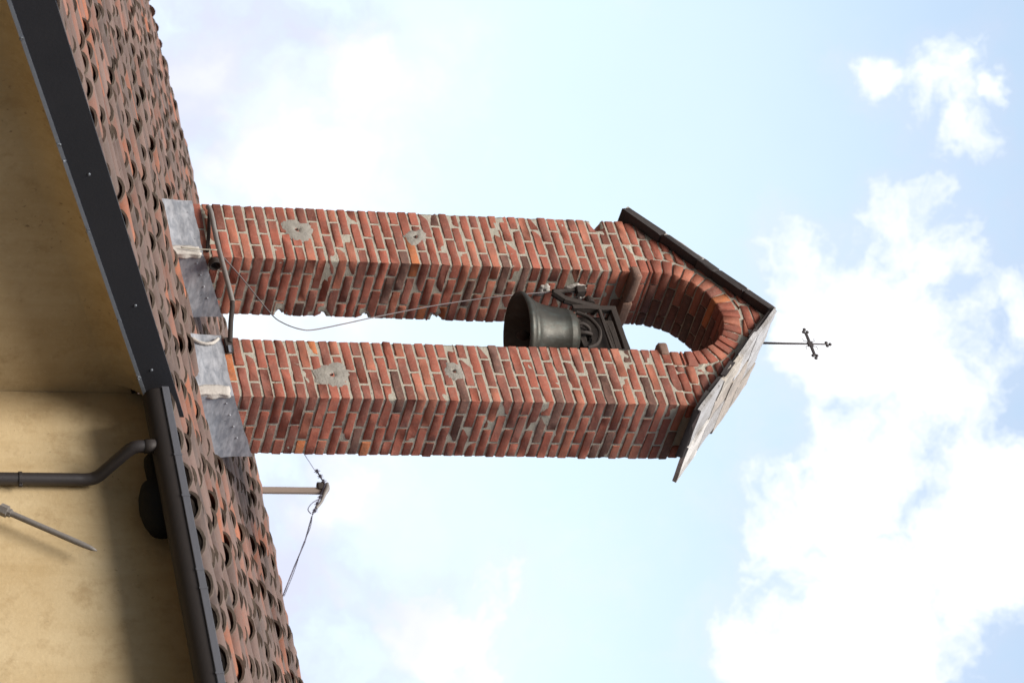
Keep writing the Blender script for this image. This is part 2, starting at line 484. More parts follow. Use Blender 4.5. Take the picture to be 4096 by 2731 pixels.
# roof deck (boards) under the tiles, both slopes
dk = MB()
def deck(x0, x1, y0, y1, off=-.012, th=.02):
    nx_, ny_ = 24, 10
    V = []; F = []
    for L_ in (off, off - th):
        for i in range(nx_ + 1):
            for j in range(ny_ + 1):
                V.append(rp(x0 + (x1 - x0) * i / nx_, y0 + (y1 - y0) * j / ny_, L_))
    N = (nx_ + 1) * (ny_ + 1); id_ = lambda l, i, j: l * N + i * (ny_ + 1) + j
    for i in range(nx_):
        for j in range(ny_):
            F.append([id_(0, i, j), id_(0, i + 1, j), id_(0, i + 1, j + 1), id_(0, i, j + 1)]); F.append([id_(1, i, j + 1), id_(1, i + 1, j + 1), id_(1, i + 1, j), id_(1, i, j)])
    for i in range(nx_):
        for j in (0, ny_):
            F.append([id_(0, i, j), id_(1, i, j), id_(1, i + 1, j), id_(0, i + 1, j)])
    for j in range(ny_):
        for i in (0, nx_):
            F.append([id_(0, i, j), id_(0, i, j + 1), id_(1, i, j + 1), id_(1, i, j)])
    dk.add(V, F)
deck(XW0, XE, YE + .06, YR); deck(XW0, XJ - .04, YL + .06, YE + .058)
dk.build('roof_deck', 'beam', church)

# curved roof tiles
TILE_W = .242
def tile_col(y=0):
    t = random.random()
    if t < .07: c = (0.40, 0.150, 0.085)
    elif t < .30: c = (0.31, 0.150, 0.108)
    elif t < .78: c = (0.215, 0.142, 0.118)
    else: c = (0.150, 0.108, 0.092)
    k = random.uniform(.62, 1.0); return tuple(v * k for v in c)


def coppo(mb, x, y, L, w0, w1, h, n0, n1, up=True, yaw=0., th=.014, col=None, seg=8, ex=None):
    """half-round tapered tile: lower end at (x, y), running up the slope"""
    col = col or tile_col(); V = []; P0 = np.array(rp(x, y))
    ys = y + L * math.cos(PH); P1 = np.array(rp(x, ys)); es = (P1 - P0) / np.linalg.norm(P1 - P0)
    exv = np.array([1., 0, 0]); ec = exv * math.cos(yaw) + es * 0; es = es * math.cos(yaw) + exv * math.sin(yaw); en = E_N
    for s, wd, nn in ((0, w0, n0), (.022, w0 - .002, n0 - .001), (L, w1, n1)):
        for o in (0, 1):
            for k in range(seg + 1):
                a = math.pi * (k / seg); rr = wd / 2 - o * th; hh = h - o * th
                px = -math.cos(a) * rr; pn = math.sin(a) ** .8 * hh
                if not up: pn = h - pn if not o else h - pn
                V.append(P0 + es * s + ec * px + en * (nn + pn))
    S = seg + 1; F = []
    for r_ in range(2):
        for k in range(seg):
            a0 = r_ * 2 * S + k; b0 = (r_ + 1) * 2 * S + k
            F.append([a0, a0 + 1, b0 + 1, b0]); F.append([a0 + S, b0 + S, b0 + S + 1, a0 + S + 1])
        for k in (0, seg):
            F.append([r_ * 2 * S + k, (r_ + 1) * 2 * S + k, (r_ + 1) * 2 * S + S + k, r_ * 2 * S + S + k])
    for r_ in (0, 2):
        for k in range(seg):
            a0 = r_ * 2 * S + k; F.append([a0, a0 + S, a0 + S + 1, a0 + 1])
    V = np.array(V) + rng.normal(0, .0012, (len(V), 3))
    mb.add(V, F, col)
    mb.c[-1][:2 * S, :3] = np.array([.125, .098, .076])   # mossy lower rim
    k_ = random.uniform(.55, .9); mb.c[-1][2 * S:4 * S, :3] *= k_


GAP = 0.763; PW = 0.50
def in_pillar(x, y):
    for x0 in (0, PW + GAP):
        if x0 - .03 < x < x0 + PW + .03 and -.05 < y < PW + .03: return True
    return False


tl = MB()
STEP = .325 * math.cos(PH)
ncol = int((XE - XW0) / TILE_W)
for i in range(ncol + 1):
    x = XJ - .115 - TILE_W * round((XJ - .115 - XW0) / TILE_W) + i * TILE_W
    if x > XE - .05: break
    wing = x < XJ
    y = (YL if wing else YE)
    xoff = random.uniform(-.008, .008); r_ = 0
    y += random.uniform(-.015, .015)
    while y < YR - .1:
        xoff = max(-.02, min(.02, xoff + random.uniform(-.007, .007)))
        L = .42 if y + .42 * math.cos(PH) < YR + .05 else (YR + .05 - y) / math.cos(PH)
        jx = xoff + random.uniform(-.012, .012); jy = random.uniform(-.06, .06) if y > YE + .1 or wing else random.uniform(-.02, .012)
        big = random.random() < .12
        if not in_pillar(x, y + .1):
            coppo(tl, x + jx, y + jy, L + .03, .205, .155, .066 + random.uniform(-.004, .006), .034 + random.uniform(-.006, .010) + (.014 if big else 0), .010 + random.uniform(0, .006), True,
                  yaw=random.uniform(-.035, .035) * (2 if big else 1))
        if not wing and r_ == 0:                        # doubled first course, its mouths packed with mortar
            coppo(tl, x + jx, y + jy + .012, .3, .168, .14, .054, .026, .010, True)
            if random.random() < .85:
                I_, F_ = surf_grid(5, 2, 5); P_ = I_ / np.array([5, 2, 5.]) * 2 - 1; P_ = P_ / np.maximum(1e-6, np.linalg.norm(P_, axis=1, keepdims=True)) * np.array([.068, .02, .045])
                P_ = P_ + rng.normal(0, .003, P_.shape) + np.array(rp(x + jx, y + jy + random.uniform(.035, .055), .032)); tl.add(P_, F_, random.choice([(.33, .21, .15), (.40, .22, .14), (.25, .22, .17)]))
        xc = x + TILE_W / 2
        if not in_pillar(xc, y + .1) and xc < XE - .02 and not (y < YE + .1 and XJ - .09 < xc < XJ + .1):
            coppo(tl, xc + xoff, y - .02, L + .03, .17, .195, .055, .0, -.012, False, th=.013, seg=6)
        y += STEP; r_ += 1
# rear slope, plain rows
tr = MB()
for i in range(ncol):
    x = XW0 + .1 + i * TILE_W
    V = []; F = []
    for j, (yy, o) in enumerate(((YR, 0), (YR + 2.9, 0), (YR + 5.8, 0))):
        for k in range(7):
            a = math.pi * k / 6; V.append((x - math.cos(a) * .1, yy, Z0 + TP * YR - TP * (yy - YR) + math.sin(a) * .07))
    for j in range(2):
        for k in range(6): F.append([j * 7 + k, j * 7 + k + 1, (j + 1) * 7 + k + 1, (j + 1) * 7 + k])
    tr.add(V, F, (.27, .18, .15))
tiles = tl.build('roof_tiles', 'tile', church, angle=50)
tr.build('rear_roof_tiles', 'tile', church, smooth=True)

# ridge tiles: big half-round tiles lapping along the ridge, bedded in mortar
rt = MB(); rml = []
x = XW0
zr = lambda x: Z0 + TP * YR + sag(x, YR)
while x < XE - .2:
    L = .46; col = tile_col(); V = []; F = []
    wob = random.uniform(-.012, .012); r0 = .135 + random.uniform(-.006, .006); r1 = .105; seg = 10
    for s, r, dz in ((0, r0, .022), (.03, r0 + .003, .022), (L, r1, .0)):
        for o in (0, 1):
            for k in range(seg + 1):
                a = math.pi * (k / seg) ; rr = r - o * .016
                V.append((x + s, YR + wob - math.cos(a) * rr, zr(x + s) + dz - .055 + math.sin(a) * rr * .95))
    S = seg + 1
    for q in range(2):
        for k in range(seg):
            a0 = q * 2 * S + k; b0 = a0 + 2 * S
            F.append([a0, b0, b0 + 1, a0 + 1]); F.append([a0 + S, a0 + S + 1, b0 + S + 1, b0 + S])
    for k in range(seg): F.append([k, k + 1, S + k + 1, S + k])
    rt.add(V, F, col)
    if random.random() < .55:
        cx = x + random.uniform(.0, .1)
        I, FF = surf_grid(4, 3, 3); P = I / np.array([4, 3, 3]) * 2 - 1; P = P / np.maximum(1e-6, np.linalg.norm(P, axis=1, keepdims=True))
        P = P * np.array([.07, .04, .035]) * rng.uniform(.6, 1.3, 3) * (1 + rng.normal(0, .12, (len(P), 1))) + np.array([cx, YR - .12, zr(cx) - .01])
        rm = MB(); rm.add(P, FF); rml.append(rm)
    x += .345 + random.uniform(-.01, .01)
ridge = rt.build('ridge_tiles', 'tile', church, angle=50)
for rm in rml: rm.build('ridge_mortar', 'white_mortar', ridge, smooth=True)

# barge board along the wing's sloping edge, with its pale metal drip edge
bb = MB()
def board(mb, x0, x1, ya, yb, ta, ba, tb, bb_):
    V = [(x0, ya, ba), (x1, ya, ba), (x1, ya, ta), (x0, ya, ta), (x0, yb, bb_), (x1, yb, bb_), (x1, yb, tb), (x0, yb, tb)]
    mb.add(V, [(0, 1, 2, 3), (7, 6, 5, 4), (0, 4, 5, 1), (1, 5, 6, 2), (2, 6, 7, 3), (3, 7, 4, 0)])
yb0, yb1 = -5.75, -1.66
top = lambda y: -2.058 + (y + 1.806) * .3967
bot = lambda y: -2.217 + (y + 1.80) * .4147
board(bb, XJ - .03, XJ, yb0, yb1, top(yb0), bot(yb0), top(yb1), bot(yb1))
brd = bb.build('barge_board', 'dark_board', church)
de = MB()
board(de, XJ - .045, XJ + .006, yb0, yb1, bot(yb0) + .001, bot(yb0) - .018, bot(yb1) + .001, bot(yb1) - .018)
for yy in (-1.95, -2.35, -2.95, -3.38, -3.48, -4.1):
    rbox(de, (XJ + .004, yy - .008, bot(yy) - .016), (XJ + .012, yy + .008, bot(yy)), .002)
de.build('drip_edge', 'edge', brd)
for yy, dz in ((-2.0, .07), (-2.45, .1), (-3.3, .09)):
    sc = MB(); lathe(sc, [(.001, .006), (.006, .005), (.008, 0)], (XJ, yy, bot(yy) + dz), 8, 'x'); sc.build('screw', 'edge', brd)
sf = MB(); V = []; F = []; NC = 10; x1 = XJ - .046
for j, y in enumerate((-5.44, -4.5, -3.5, -2.5, yb1)):
    for k in range(NC + 1):
        a = math.pi / 2 * k / NC; V.append((WX + .0015 + (x1 - WX) * (1 - math.cos(a)), y, bot(y) - .002 - .20 * (1 - math.sin(a))))
for j in range(4):
    for k in range(NC): F.append([j * (NC + 1) + k, j * (NC + 1) + k + 1, (j + 1) * (NC + 1) + k + 1, (j + 1) * (NC + 1) + k])
sf.add(V, F)
sf.build('wing_cove', 'plaster', church, smooth=True)
# soffit under the front eave
sf = MB(); V0 = -2.15
rbox(sf, (WX + .24, -1.80, V0), (XE, WY + .05, V0 + .02), .003)
sf.build('eave_soffit', 'plaster', church)

# gutter
gt = MB(); prof = []
for k in range(9):
    a = math.pi / 2 * k / 8; prof.append((-1.927 + .06 * (1 - math.cos(a)), -2.176 - .082 * math.sin(a)))
prof += [(-1.84, -2.258), (-1.815, -2.235), (-1.805, -2.16), (-1.812, -2.16), (-1.822, -2.228), (-1.845, -2.25)]
inn = [(y + (.006 if i < 8 else 0), z + .005) for i, (y, z) in enumerate(prof[:9])][::-1]
prof = prof + inn; k = len(prof)
xs = [3.655 + i * .25 for i in range(16)]
V = [(x, y, z) for x in xs for (y, z) in prof]; F = []
for i in range(len(xs) - 1):
    for j in range(k): F.append([i * k + j, i * k + (j + 1) % k, (i + 1) * k + (j + 1) % k, (i + 1) * k + j])
F.append(list(range(k))[::-1]); F.append([(len(xs) - 1) * k + j for j in range(k)])
gt.add(V, F)
# stop end
lathe(gt, [(.001, -.004), (.001, -.004)], (3.655, -1.87, -2.2), 6, 'x')
V = [(3.652, y, z) for y, z in prof[:14]]; V.append((3.652, -1.927, -2.14)); gt.add(V, [list(range(len(V)))])
gut = gt.build('gutter', 'gutter', church, angle=40)
lp = MB(); rbox(lp, (3.65, -1.936, -2.174), (7.42, -1.926, -2.136), .003, jit=0); rbox(lp, (3.65, -1.9255, -2.143), (7.42, -1.912, -2.136), .002, jit=0)
for xx in (4.13, 4.41, 4.90, 5.02, 5.55, 6.2, 6.9): rbox(lp, (xx, -1.9385, -2.177), (xx + .012, -1.9365, -2.134), .0006, jit=0)
lp.build('gutter_lit_lip', 'lit_lip', gut)

# downpipe
dp = MB()
path = [(4.02, -1.87, -2.245), (4.02, -1.87, -2.31)] + [tuple(q) for q in spline([(4.02, -1.87, -2.33), (4.022, -1.85, -2.37), (4.035, -1.76, -2.445), (4.048, -1.675, -2.515), (4.05, -1.655, -2.57), (4.05, -1.655, -2.63)], 6)] + [(4.05, -1.655, -3.5), (4.05, -1.655, -6.9)]
tube(dp, path, .0325, 20)
pipe = dp.build('downpipe', 'pipe', church, smooth=True)
cl = MB(); lathe(cl, [(.033, -.028), (.037, -.026), (.037, .026), (.033, .028)], (4.02, -1.87, -2.275), 24); cl.build('pipe_collar', 'gutter', pipe, smooth=True)
for zz in (-2.905, -4.6, -6.2):
    cl = MB(); lathe(cl, [(.033, -.009), (.0375, -.008), (.0375, .008), (.033, .009)], (4.05, -1.655, zz), 24)
    rbox(cl, (4.087, -1.66, zz - .008), (4.10, -1.645, zz + .008), .002); cl.build('pipe_clamp', 'pipe', pipe, smooth=False)

# ------------------------------------------------------------------ bell tower (bell gable)
CH = .0704; ZB = -1.45
tower = thing('bell_tower', 'old red brick bell gable of two pillars and an arch rising from the tiled roof', 'bell tower', (PW + GAP / 2, PW / 2, Z0))
CX = PW + GAP / 2; ZL = ZB + CH * 47                 # top of the ledge course
ZL = 1.863


def core(mb, lo, hi, cell=.03, amp=.004):
    lo = np.array(lo); hi = np.array(hi); n = np.maximum(1, np.round((hi - lo) / cell).astype(int))
    I, F = surf_grid(*[int(v) for v in n]); P = lo + I / n * (hi - lo)
    for q in range(len(P)):
        nn = noise2(*P[q], 23.0) * amp + noise2(*P[q], 70.0) * amp * .6
        cc = (lo + hi) / 2; dv = P[q] - cc; dv[2] = 0
        onx = abs(abs(dv[0]) - (hi - lo)[0] / 2) < 1e-6; ony = abs(abs(dv[1]) - (hi - lo)[1] / 2) < 1e-6
        if onx: P[q][0] += np.sign(dv[0]) * nn
        if ony: P[q][1] += np.sign(dv[1]) * nn
    mb.add(P, F)


def pillar(x0, right):
    brk = MB(); mor = MB(); ncs = int(round((ZL - ZB) / CH)); zb = ZL - ncs * CH
    core(mor, (x0 + .0022, .0022, zb), (x0 + PW - .0022, PW - .0022, ZL - .005), .016, .0030)
    par = 0 if right else 1
    for c in range(ncs):
        z0 = zb + c * CH + .0082; z1 = zb + (c + 1) * CH - .0082
        ox = oy = 0.0
        jj = random.uniform(-.012, .012); mw = .0088
        def bk(a, b_, outward):
            z_ = random.uniform(-.002, .002); t = random.uniform(.0008, .0042) if random.random() < .95 else random.uniform(.004, .007); ch = 0
            lo = np.array([a[0] + mw, a[1] + mw]); hi = np.array([b_[0] - mw, b_[1] - mw])
            # faces on the outside stand a little proud of the mortar
            for ax in (0, 1):
                l_, h_ = (x0, x0 + PW) if ax == 0 else (0, PW)
                if abs(a[ax] - l_) < 1e-6: lo[ax] = l_ - t
                if abs(b_[ax] - h_) < 1e-6: hi[ax] = h_ + t
            if random.random() < .30: ch = random.uniform(.009, .022)
            rbox(brk, (lo[0] + ox, lo[1] + oy, z0 + z_), (hi[0] + ox, hi[1] + oy, z1 + z_ + random.uniform(-.003, .003)), random.uniform(.003, .0055), brick_col(), .0014, chip=ch)
        q = .125; X1 = x0 + PW; h = PW / 2 + jj
        if (c + par) % 2 == 0:
            for xa, xb in ((x0, x0 + q), (X1 - q, X1)):
                bk((xa, 0), (xb, h), 1); bk((xa, h), (xb, PW), 1)
            bk((x0 + q, 0), (X1 - q, q), 1); bk((x0 + q, PW - q), (X1 - q, PW), 1)
        else:
            for ya, yb in ((0, q), (PW - q, PW)):
                bk((x0, ya), (x0 + h, yb), 1); bk((x0 + h, ya), (X1, yb), 1)
            bk((x0, q), (x0 + q, PW - q), 1); bk((X1 - q, q), (X1, PW - q), 1)
    if not right:                                        # broken corners
        for mb in (brk, mor):
            for A_ in mb.v:
                for (cx, cy, cz, rr_) in ((PW, PW, -.54, .045), (PW, PW, -.26, .035), (PW, PW, .02, .035), (PW, PW, .53, .05), (0, 0, 1.655, .085)):
                    dd = np.hypot(A_[:, 0] - cx, A_[:, 1] - cy); mk = (np.abs(A_[:, 2] - cz) < .033) & (dd < rr_ * 1.2)
                    if mk.any():
                        sx = -1 if cx > 0 else 1; sy = -1 if cy > 0 else 1; k_ = (rr_ * 1.2 - dd[mk]) * .55
                        k_ = k_ * (.8 + .5 * np.sin(A_[mk, 2] * 300 + cz * 9)) if cx > 0 else k_; A_[mk, 0] += sx * k_; A_[mk, 1] += sy * k_
    p = brk.build('pillar', 'brick', tower, angle=60)
    if not right: p['label'] = 'left brick pillar with chipped inner edge'
    mo = mor.build('mortar_joints', 'mortar', p, smooth=True)
    # ledge: one course of bricks on edge standing out into the opening
    lg = MB(); inner = x0 if right else x0 + PW
    for y0 in np.arange(.0, PW - .05, .25):
        lo, hi = (inner - .066, inner + .04) if right else (inner - .04, inner + .066)
        rbox(lg, (lo, y0 + .004 - .022, 1.790), (hi, y0 + .246 - .018, 1.860), .018, (.20, .125, .095), .002, chip=.02)
    lg.build('ledge', 'brick', p, angle=60)
    return p


pl = pillar(0, False); pr = pillar(PW + GAP, True)

# head of the gable: ring of voussoirs, filled spandrels, mortar core
ZC, RI, RO = 1.962, GAP / 2, GAP / 2 + .125
SL, ZA = .829, 2.672                                  # slope and apex of the masonry
ab = MB(); am = MB()
SOF = [((0, .12), (.12, .38), (.38, .5)), ((0, .25), (.25, .5))]
nv = 19
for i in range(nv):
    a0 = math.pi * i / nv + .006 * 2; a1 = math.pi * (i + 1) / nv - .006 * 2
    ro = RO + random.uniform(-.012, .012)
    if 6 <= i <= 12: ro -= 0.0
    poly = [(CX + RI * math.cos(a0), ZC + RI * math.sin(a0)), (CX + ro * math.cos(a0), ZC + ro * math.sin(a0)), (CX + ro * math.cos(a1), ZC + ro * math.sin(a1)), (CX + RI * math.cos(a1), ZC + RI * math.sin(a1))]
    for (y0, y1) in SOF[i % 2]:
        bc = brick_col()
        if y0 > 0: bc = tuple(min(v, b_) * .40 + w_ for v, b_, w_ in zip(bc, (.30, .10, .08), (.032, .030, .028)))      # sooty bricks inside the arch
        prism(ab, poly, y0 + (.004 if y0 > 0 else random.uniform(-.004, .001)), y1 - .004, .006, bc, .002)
# jamb courses between ledge and springing
z = ZL; k = 0
while z < ZC - .02:
    z1 = min(z + CH, ZC) if ZC - z > 1.4 * CH else ZC
    for sgn in (-1, 1):
        xi = CX + sgn * RI; xo = CX + sgn * RO
        for (y0, y1) in SOF[k % 2]:
            rbox(ab, (min(xi, xo) + .002, y0 + .004 - (.003 if y0 == 0 else 0), z + .005), (max(xi, xo) - .004, y1 - .004, z1 - .005), .008, brick_col(), .0016)
    z = z1; k += 1
# spandrels, front and back
def spandrel(yf, yb, seed):
    rr = random.Random(seed); z = ZL; c = 0
    while z < ZA:
        x = -.0 - rr.uniform(0, .12) - (.125 if c % 2 else 0)
        while x < 2 * PW + GAP:
            wd = rr.choice([.125, .25, .25, .18]) ; poly = [(x + .006, z + .006), (x + wd - .006, z + .006), (x + wd - .006, z + CH - .006), (x + .006, z + CH - .006)]
            poly = clip(poly, -1, 0, -.0); poly = clip(poly, 1, 0, 2 * PW + GAP)
            poly = clip(poly, SL, 1, ZA + SL * CX - .014) if len(poly) > 2 else poly
            poly = clip(poly, -SL, 1, ZA - SL * CX - .014) if len(poly) > 2 else poly
            parts = [poly]
            if len(poly) > 2 and z < ZC:
                parts = [clip(poly, 1, 0, CX - RO - .008), clip(poly, -1, 0, -(CX + RO + .008))]
            elif len(poly) > 2:
                mx = sum(p_[0] for p_ in poly) / len(poly) - CX; mz = sum(p_[1] for p_ in poly) / len(poly) - ZC; L = math.hypot(mx, mz) or 1
                parts = [clip(poly, -mx / L, -mz / L, -((mx / L) * CX + (mz / L) * ZC + RO + .018))]
            for q in parts:
                if area(q) > .0013 and rr.random() > .05:
                    prism(ab, q, yf + rr.uniform(-.004, .006), yb, .009, brick_col(), .0025)
            x += wd
        z += CH; c += 1
spandrel(0, .12, 3)
spandrel(.38, .5, 5)
# outer shoulders (their side faces)
# mortar core as one prism with the arch cut out
outer = [(.01, ZL - .004), (.01, ZA - SL * CX + .012), (CX, ZA - .012), (2 * PW + GAP - .01, ZA - SL * CX + .012), (2 * PW + GAP - .01, ZL - .004)]
ri = RI + .010; inner = [(CX + ri, ZL - .004)] + [(CX + ri * math.cos(math.pi * k / 32), ZC + ri * math.sin(math.pi * k / 32)) for k in range(33)] + [(CX - ri, ZL - .004)]
loop_in = inner; n_in = len(loop_in)
out_pts = []
for (x, z) in loop_in:
    # shoot outward to the gable outline
    dx, dz = x - CX, z - ZC
    if z <= ZC + 1e-6: out_pts.append((2 * PW + GAP - .01 if dx > 0 else .01, z)); continue
    t = 1e9
    if dx > 0: t = min(t, (2 * PW + GAP - .01 - CX) / dx)
    if dx < 0: t = min(t, (.01 - CX) / dx)
    den = dz + SL * abs(dx); t = min(t, (ZA - .012 - ZC) / den)
    out_pts.append((CX + dx * t, ZC + dz * t))
V = []; F = []
NR = 14
for y in (.010, .490):
    for r_ in range(NR + 1):
        for i in range(n_in):
            a = np.array(loop_in[i]); b_ = np.array(out_pts[i]); q = a + (b_ - a) * r_ / NR
            V.append((q[0], y + (noise2(q[0], y, q[1], 25) * .007 + noise2(q[0], y, q[1], 70) * .004), q[1]))
idf = lambda s, r_, i: s * (NR + 1) * n_in + r_ * n_in + i
for s in (0, 1):
    for r_ in range(NR):
        for i in range(n_in - 1):
            q = [idf(s, r_, i), idf(s, r_, i + 1), idf(s, r_ + 1, i + 1), idf(s, r_ + 1, i)]
            F.append(q if s == 1 else q[::-1])
for r_ in (0, NR):
    for i in range(n_in - 1):
        q = [idf(0, r_, i), idf(0, r_, i + 1), idf(1, r_, i + 1), idf(1, r_, i)]
        F.append(q if r_ else q[::-1])
am.add(V, F)
arch = ab.build('arch', 'brick', tower, angle=60)
am.build('mortar_joints', 'mortar', arch, smooth=False)

# roof of stone slabs
st = MB(); un = MB()          # slabs and the bed stones below them
ZT = 2.735
def slab(sgn, t0, t1, y0, y1, lift, th, col):
    """slab on a slope between distances t0..t1 (horizontal) from the ridge"""
    n = (SL / math.hypot(1, SL), 1 / math.hypot(1, SL)); nx_, ny_ = 6, 7; V = []
    for l in (0, 1):
        for i in range(nx_ + 1):
            for j in range(ny_ + 1):
                t = t0 + (t1 - t0) * i / nx_; y = y0 + (y1 - y0) * j / ny_
                e = (i in (0, nx_)) or (j in (0, ny_)); t -= max(0, t - .6) * .28 * max(0, y - .1)
                if e: t += noise2(t * 3 + l, y * 3, sgn, 6) * .016 * (0 if t1 > .9 and i == nx_ else 1); y += noise2(t, y + 9, sgn * 3, 9) * .022 * (.4 if j == 0 else 1)
                hh = lift - l * th + noise2(t, y, sgn, 6) * .006
                base = ZT - .028 - SL * t
                V.append((CX + sgn * (t + n[0] * hh), y, base + n[1] * hh))
    N = (nx_ + 1) * (ny_ + 1); F = []; I = lambda l, i, j: l * N + i * (ny_ + 1) + j
    for i in range(nx_):
        for j in range(ny_):
            F.append([I(0, i, j), I(0, i + 1, j), I(0, i + 1, j + 1), I(0, i, j + 1)]); F.append([I(1, i, j + 1), I(1, i + 1, j + 1), I(1, i + 1, j), I(1, i, j)])
    for i in range(nx_):
        F.append([I(0, i, 0), I(1, i, 0), I(1, i + 1, 0), I(0, i + 1, 0)]); F.append([I(0, i + 1, ny_), I(1, i + 1, ny_), I(1, i, ny_), I(0, i, ny_)])
    for j in range(ny_):
        F.append([I(0, 0, j + 1), I(1, 0, j + 1), I(1, 0, j), I(0, 0, j)]); F.append([I(0, nx_, j), I(1, nx_, j), I(1, nx_, j + 1), I(0, nx_, j + 1)])
    if sgn < 0: F = [f[::-1] for f in F]
    st.add(V, F, col)
rs = random.Random(5)
for sgn in (-1, 1):
    cuts = [-.005, .24, .46, .70, .975]
    for i in range(len(cuts) - 1):
        yc = [-.05] + sorted(rs.uniform(.12, .5) for _ in range(2)) + [.64 + rs.uniform(-.03, .05)]
        if yc[2] - yc[1] < .09: yc = [yc[0], yc[1], yc[3]]
        for j in range(len(yc) - 1):
            k = rs.uniform(.8, 1.1); c = rs.choice([(.56, .53, .50), (.56, .50, .43), (.46, .45, .45), (.50, .43, .37), (.40, .38, .37)])
            slab(sgn, cuts[i] - (.02 if i else 0), cuts[i + 1], yc[j] + (.012 if j else 0), yc[j + 1] - .003, .028 - .006 * ((i + j) % 2) - .0015 * i + rs.uniform(-.002, .003), .026 + .004 * ((i * 2 + j) % 3), tuple(v * k for v in c))
roof = st.build('stone_roof', 'stone', tower, angle=45)
# thick dark bed stones below the slabs
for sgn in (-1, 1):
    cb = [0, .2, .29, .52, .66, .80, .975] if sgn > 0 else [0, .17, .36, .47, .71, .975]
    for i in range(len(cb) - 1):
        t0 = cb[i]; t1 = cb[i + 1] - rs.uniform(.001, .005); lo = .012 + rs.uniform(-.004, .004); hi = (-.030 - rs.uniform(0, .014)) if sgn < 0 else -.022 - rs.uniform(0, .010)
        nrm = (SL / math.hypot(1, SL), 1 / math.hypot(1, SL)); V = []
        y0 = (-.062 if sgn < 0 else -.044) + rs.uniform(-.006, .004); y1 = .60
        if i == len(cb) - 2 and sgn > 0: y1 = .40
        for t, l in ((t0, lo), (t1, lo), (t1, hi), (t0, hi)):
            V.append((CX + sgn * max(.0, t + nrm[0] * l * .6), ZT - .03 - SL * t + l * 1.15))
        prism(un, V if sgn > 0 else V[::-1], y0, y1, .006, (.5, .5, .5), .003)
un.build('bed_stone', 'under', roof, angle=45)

# lead flashing round the feet of the pillars
def sheet(mb, P, nrm, nu=14, nv=8, amp=.005, th=.003, flare=.03):
    A, B, C_, D = [np.array(p, float) for p in P]       # bottom-left, bottom-right, top-right, top-left
    V = []; nrm = np.array(nrm, float)
    for l in (0, 1):
        for i in range(nu + 1):
            for j in range(nv + 1):
                u, v = i / nu, j / nv
                p = (A * (1 - u) + B * u) * (1 - v) + (D * (1 - u) + C_ * u) * v
                am_ = amp * (noise2(p[0] * 2, p[1] * 2, p[2] * 3.5, 4.5) + .6 * noise2(p[0], p[1], p[2] * 3, 16)) * (1 - v * .5)
                p = p + nrm * (am_ - l * th + flare * (1 - v) ** 3)
                if j == nv: p[2] += noise2(p[0], p[1], 0, 12) * .006
                V.append(p)
    N = (nu + 1) * (nv + 1); I = lambda l, i, j: l * N + i * (nv + 1) + j; F = []
    for i in range(nu):
        for j in range(nv):
            F.append([I(0, i, j), I(0, i + 1, j), I(0, i + 1, j + 1), I(0, i, j + 1)]); F.append([I(1, i, j + 1), I(1, i + 1, j + 1), I(1, i + 1, j), I(1, i, j)])
        F.append([I(0, i, nv), I(0, i + 1, nv), I(1, i + 1, nv), I(1, i, nv)]); F.append([I(1, i, 0), I(1, i + 1, 0), I(0, i + 1, 0), I(0, i, 0)])
    for j in range(nv):
        F.append([I(0, 0, j), I(0, 0, j + 1), I(1, 0, j + 1), I(1, 0, j)]); F.append([I(1, nu, j), I(1, nu, j + 1), I(0, nu, j + 1), I(0, nu, j)])
    mb.add(V, F)
for x0, p in ((0, pl), (PW + GAP, pr)):
    X1 = x0 + PW; o = .016; zf = ZF - .05; tp_ = ZF + .215; rise = TP * PW
    f = MB()
    sheet(f, [(x0 - o, -o, zf), (X1 + o, -o, zf), (X1 + o, -o, tp_), (x0 - o, -o, tp_)], (0, -1, 0), amp=.012)
    sheet(f, [(X1 + o, -o, zf), (X1 + o, PW + o, zf + rise), (X1 + o, PW + o, tp_ + rise * 1.08), (X1 + o, -o, tp_)], (1, 0, 0), amp=.004)
    sheet(f, [(x0 - o, PW + o, zf + rise), (x0 - o, -o, zf), (x0 - o, -o, tp_), (x0 - o, PW + o, tp_ + rise)], (-1, 0, 0))
    sheet(f, [(X1 + o, PW + o, zf + rise), (x0 - o, PW + o, zf + rise), (x0 - o, PW + o, tp_ + rise), (X1 + o, PW + o, tp_ + rise)], (0, 1, 0))
    for k in range(4):
        lathe(f, [(.001, .0035), (.006, .003), (.008, 0)], (X1 + o + .002, .05 + k * .1, tp_ - .035 + .04 * k * 1.02), 8, 'x')
    fo = f.build('flashing', 'lead', p, angle=60)
    # mortar seam at the folded corner
    s = MB(); I, FF = surf_grid(5, 4, 10); P = I / np.array([5, 4, 10.])
    wd = .05
    P = np.array([X1 - wd, -.035, zf + .02]) + P * np.array([wd + .03, .035, .22])
    for q in range(len(P)): P[q] += np.array([noise2(0, P[q][1], P[q][2], 16) * .022, -abs(noise2(*P[q], 30)) * .010, noise2(P[q][0], P[q][1], 3, 30) * .02])
    s.add(P, FF); s.build('mortar_seam', 'white_mortar', fo, smooth=True)
    if x0 > 0:
        s = MB(); tube(s, spline([(x0 + .04, -.036, ZF + .02), (x0 + .075, -.034, ZF + .07), (x0 + .075, -.032, ZF + .14), (x0 + .03, -.030, ZF + .19)], 6), .011, 6, jit=.002); s.build('mortar_bead', 'white_mortar', fo, smooth=True)

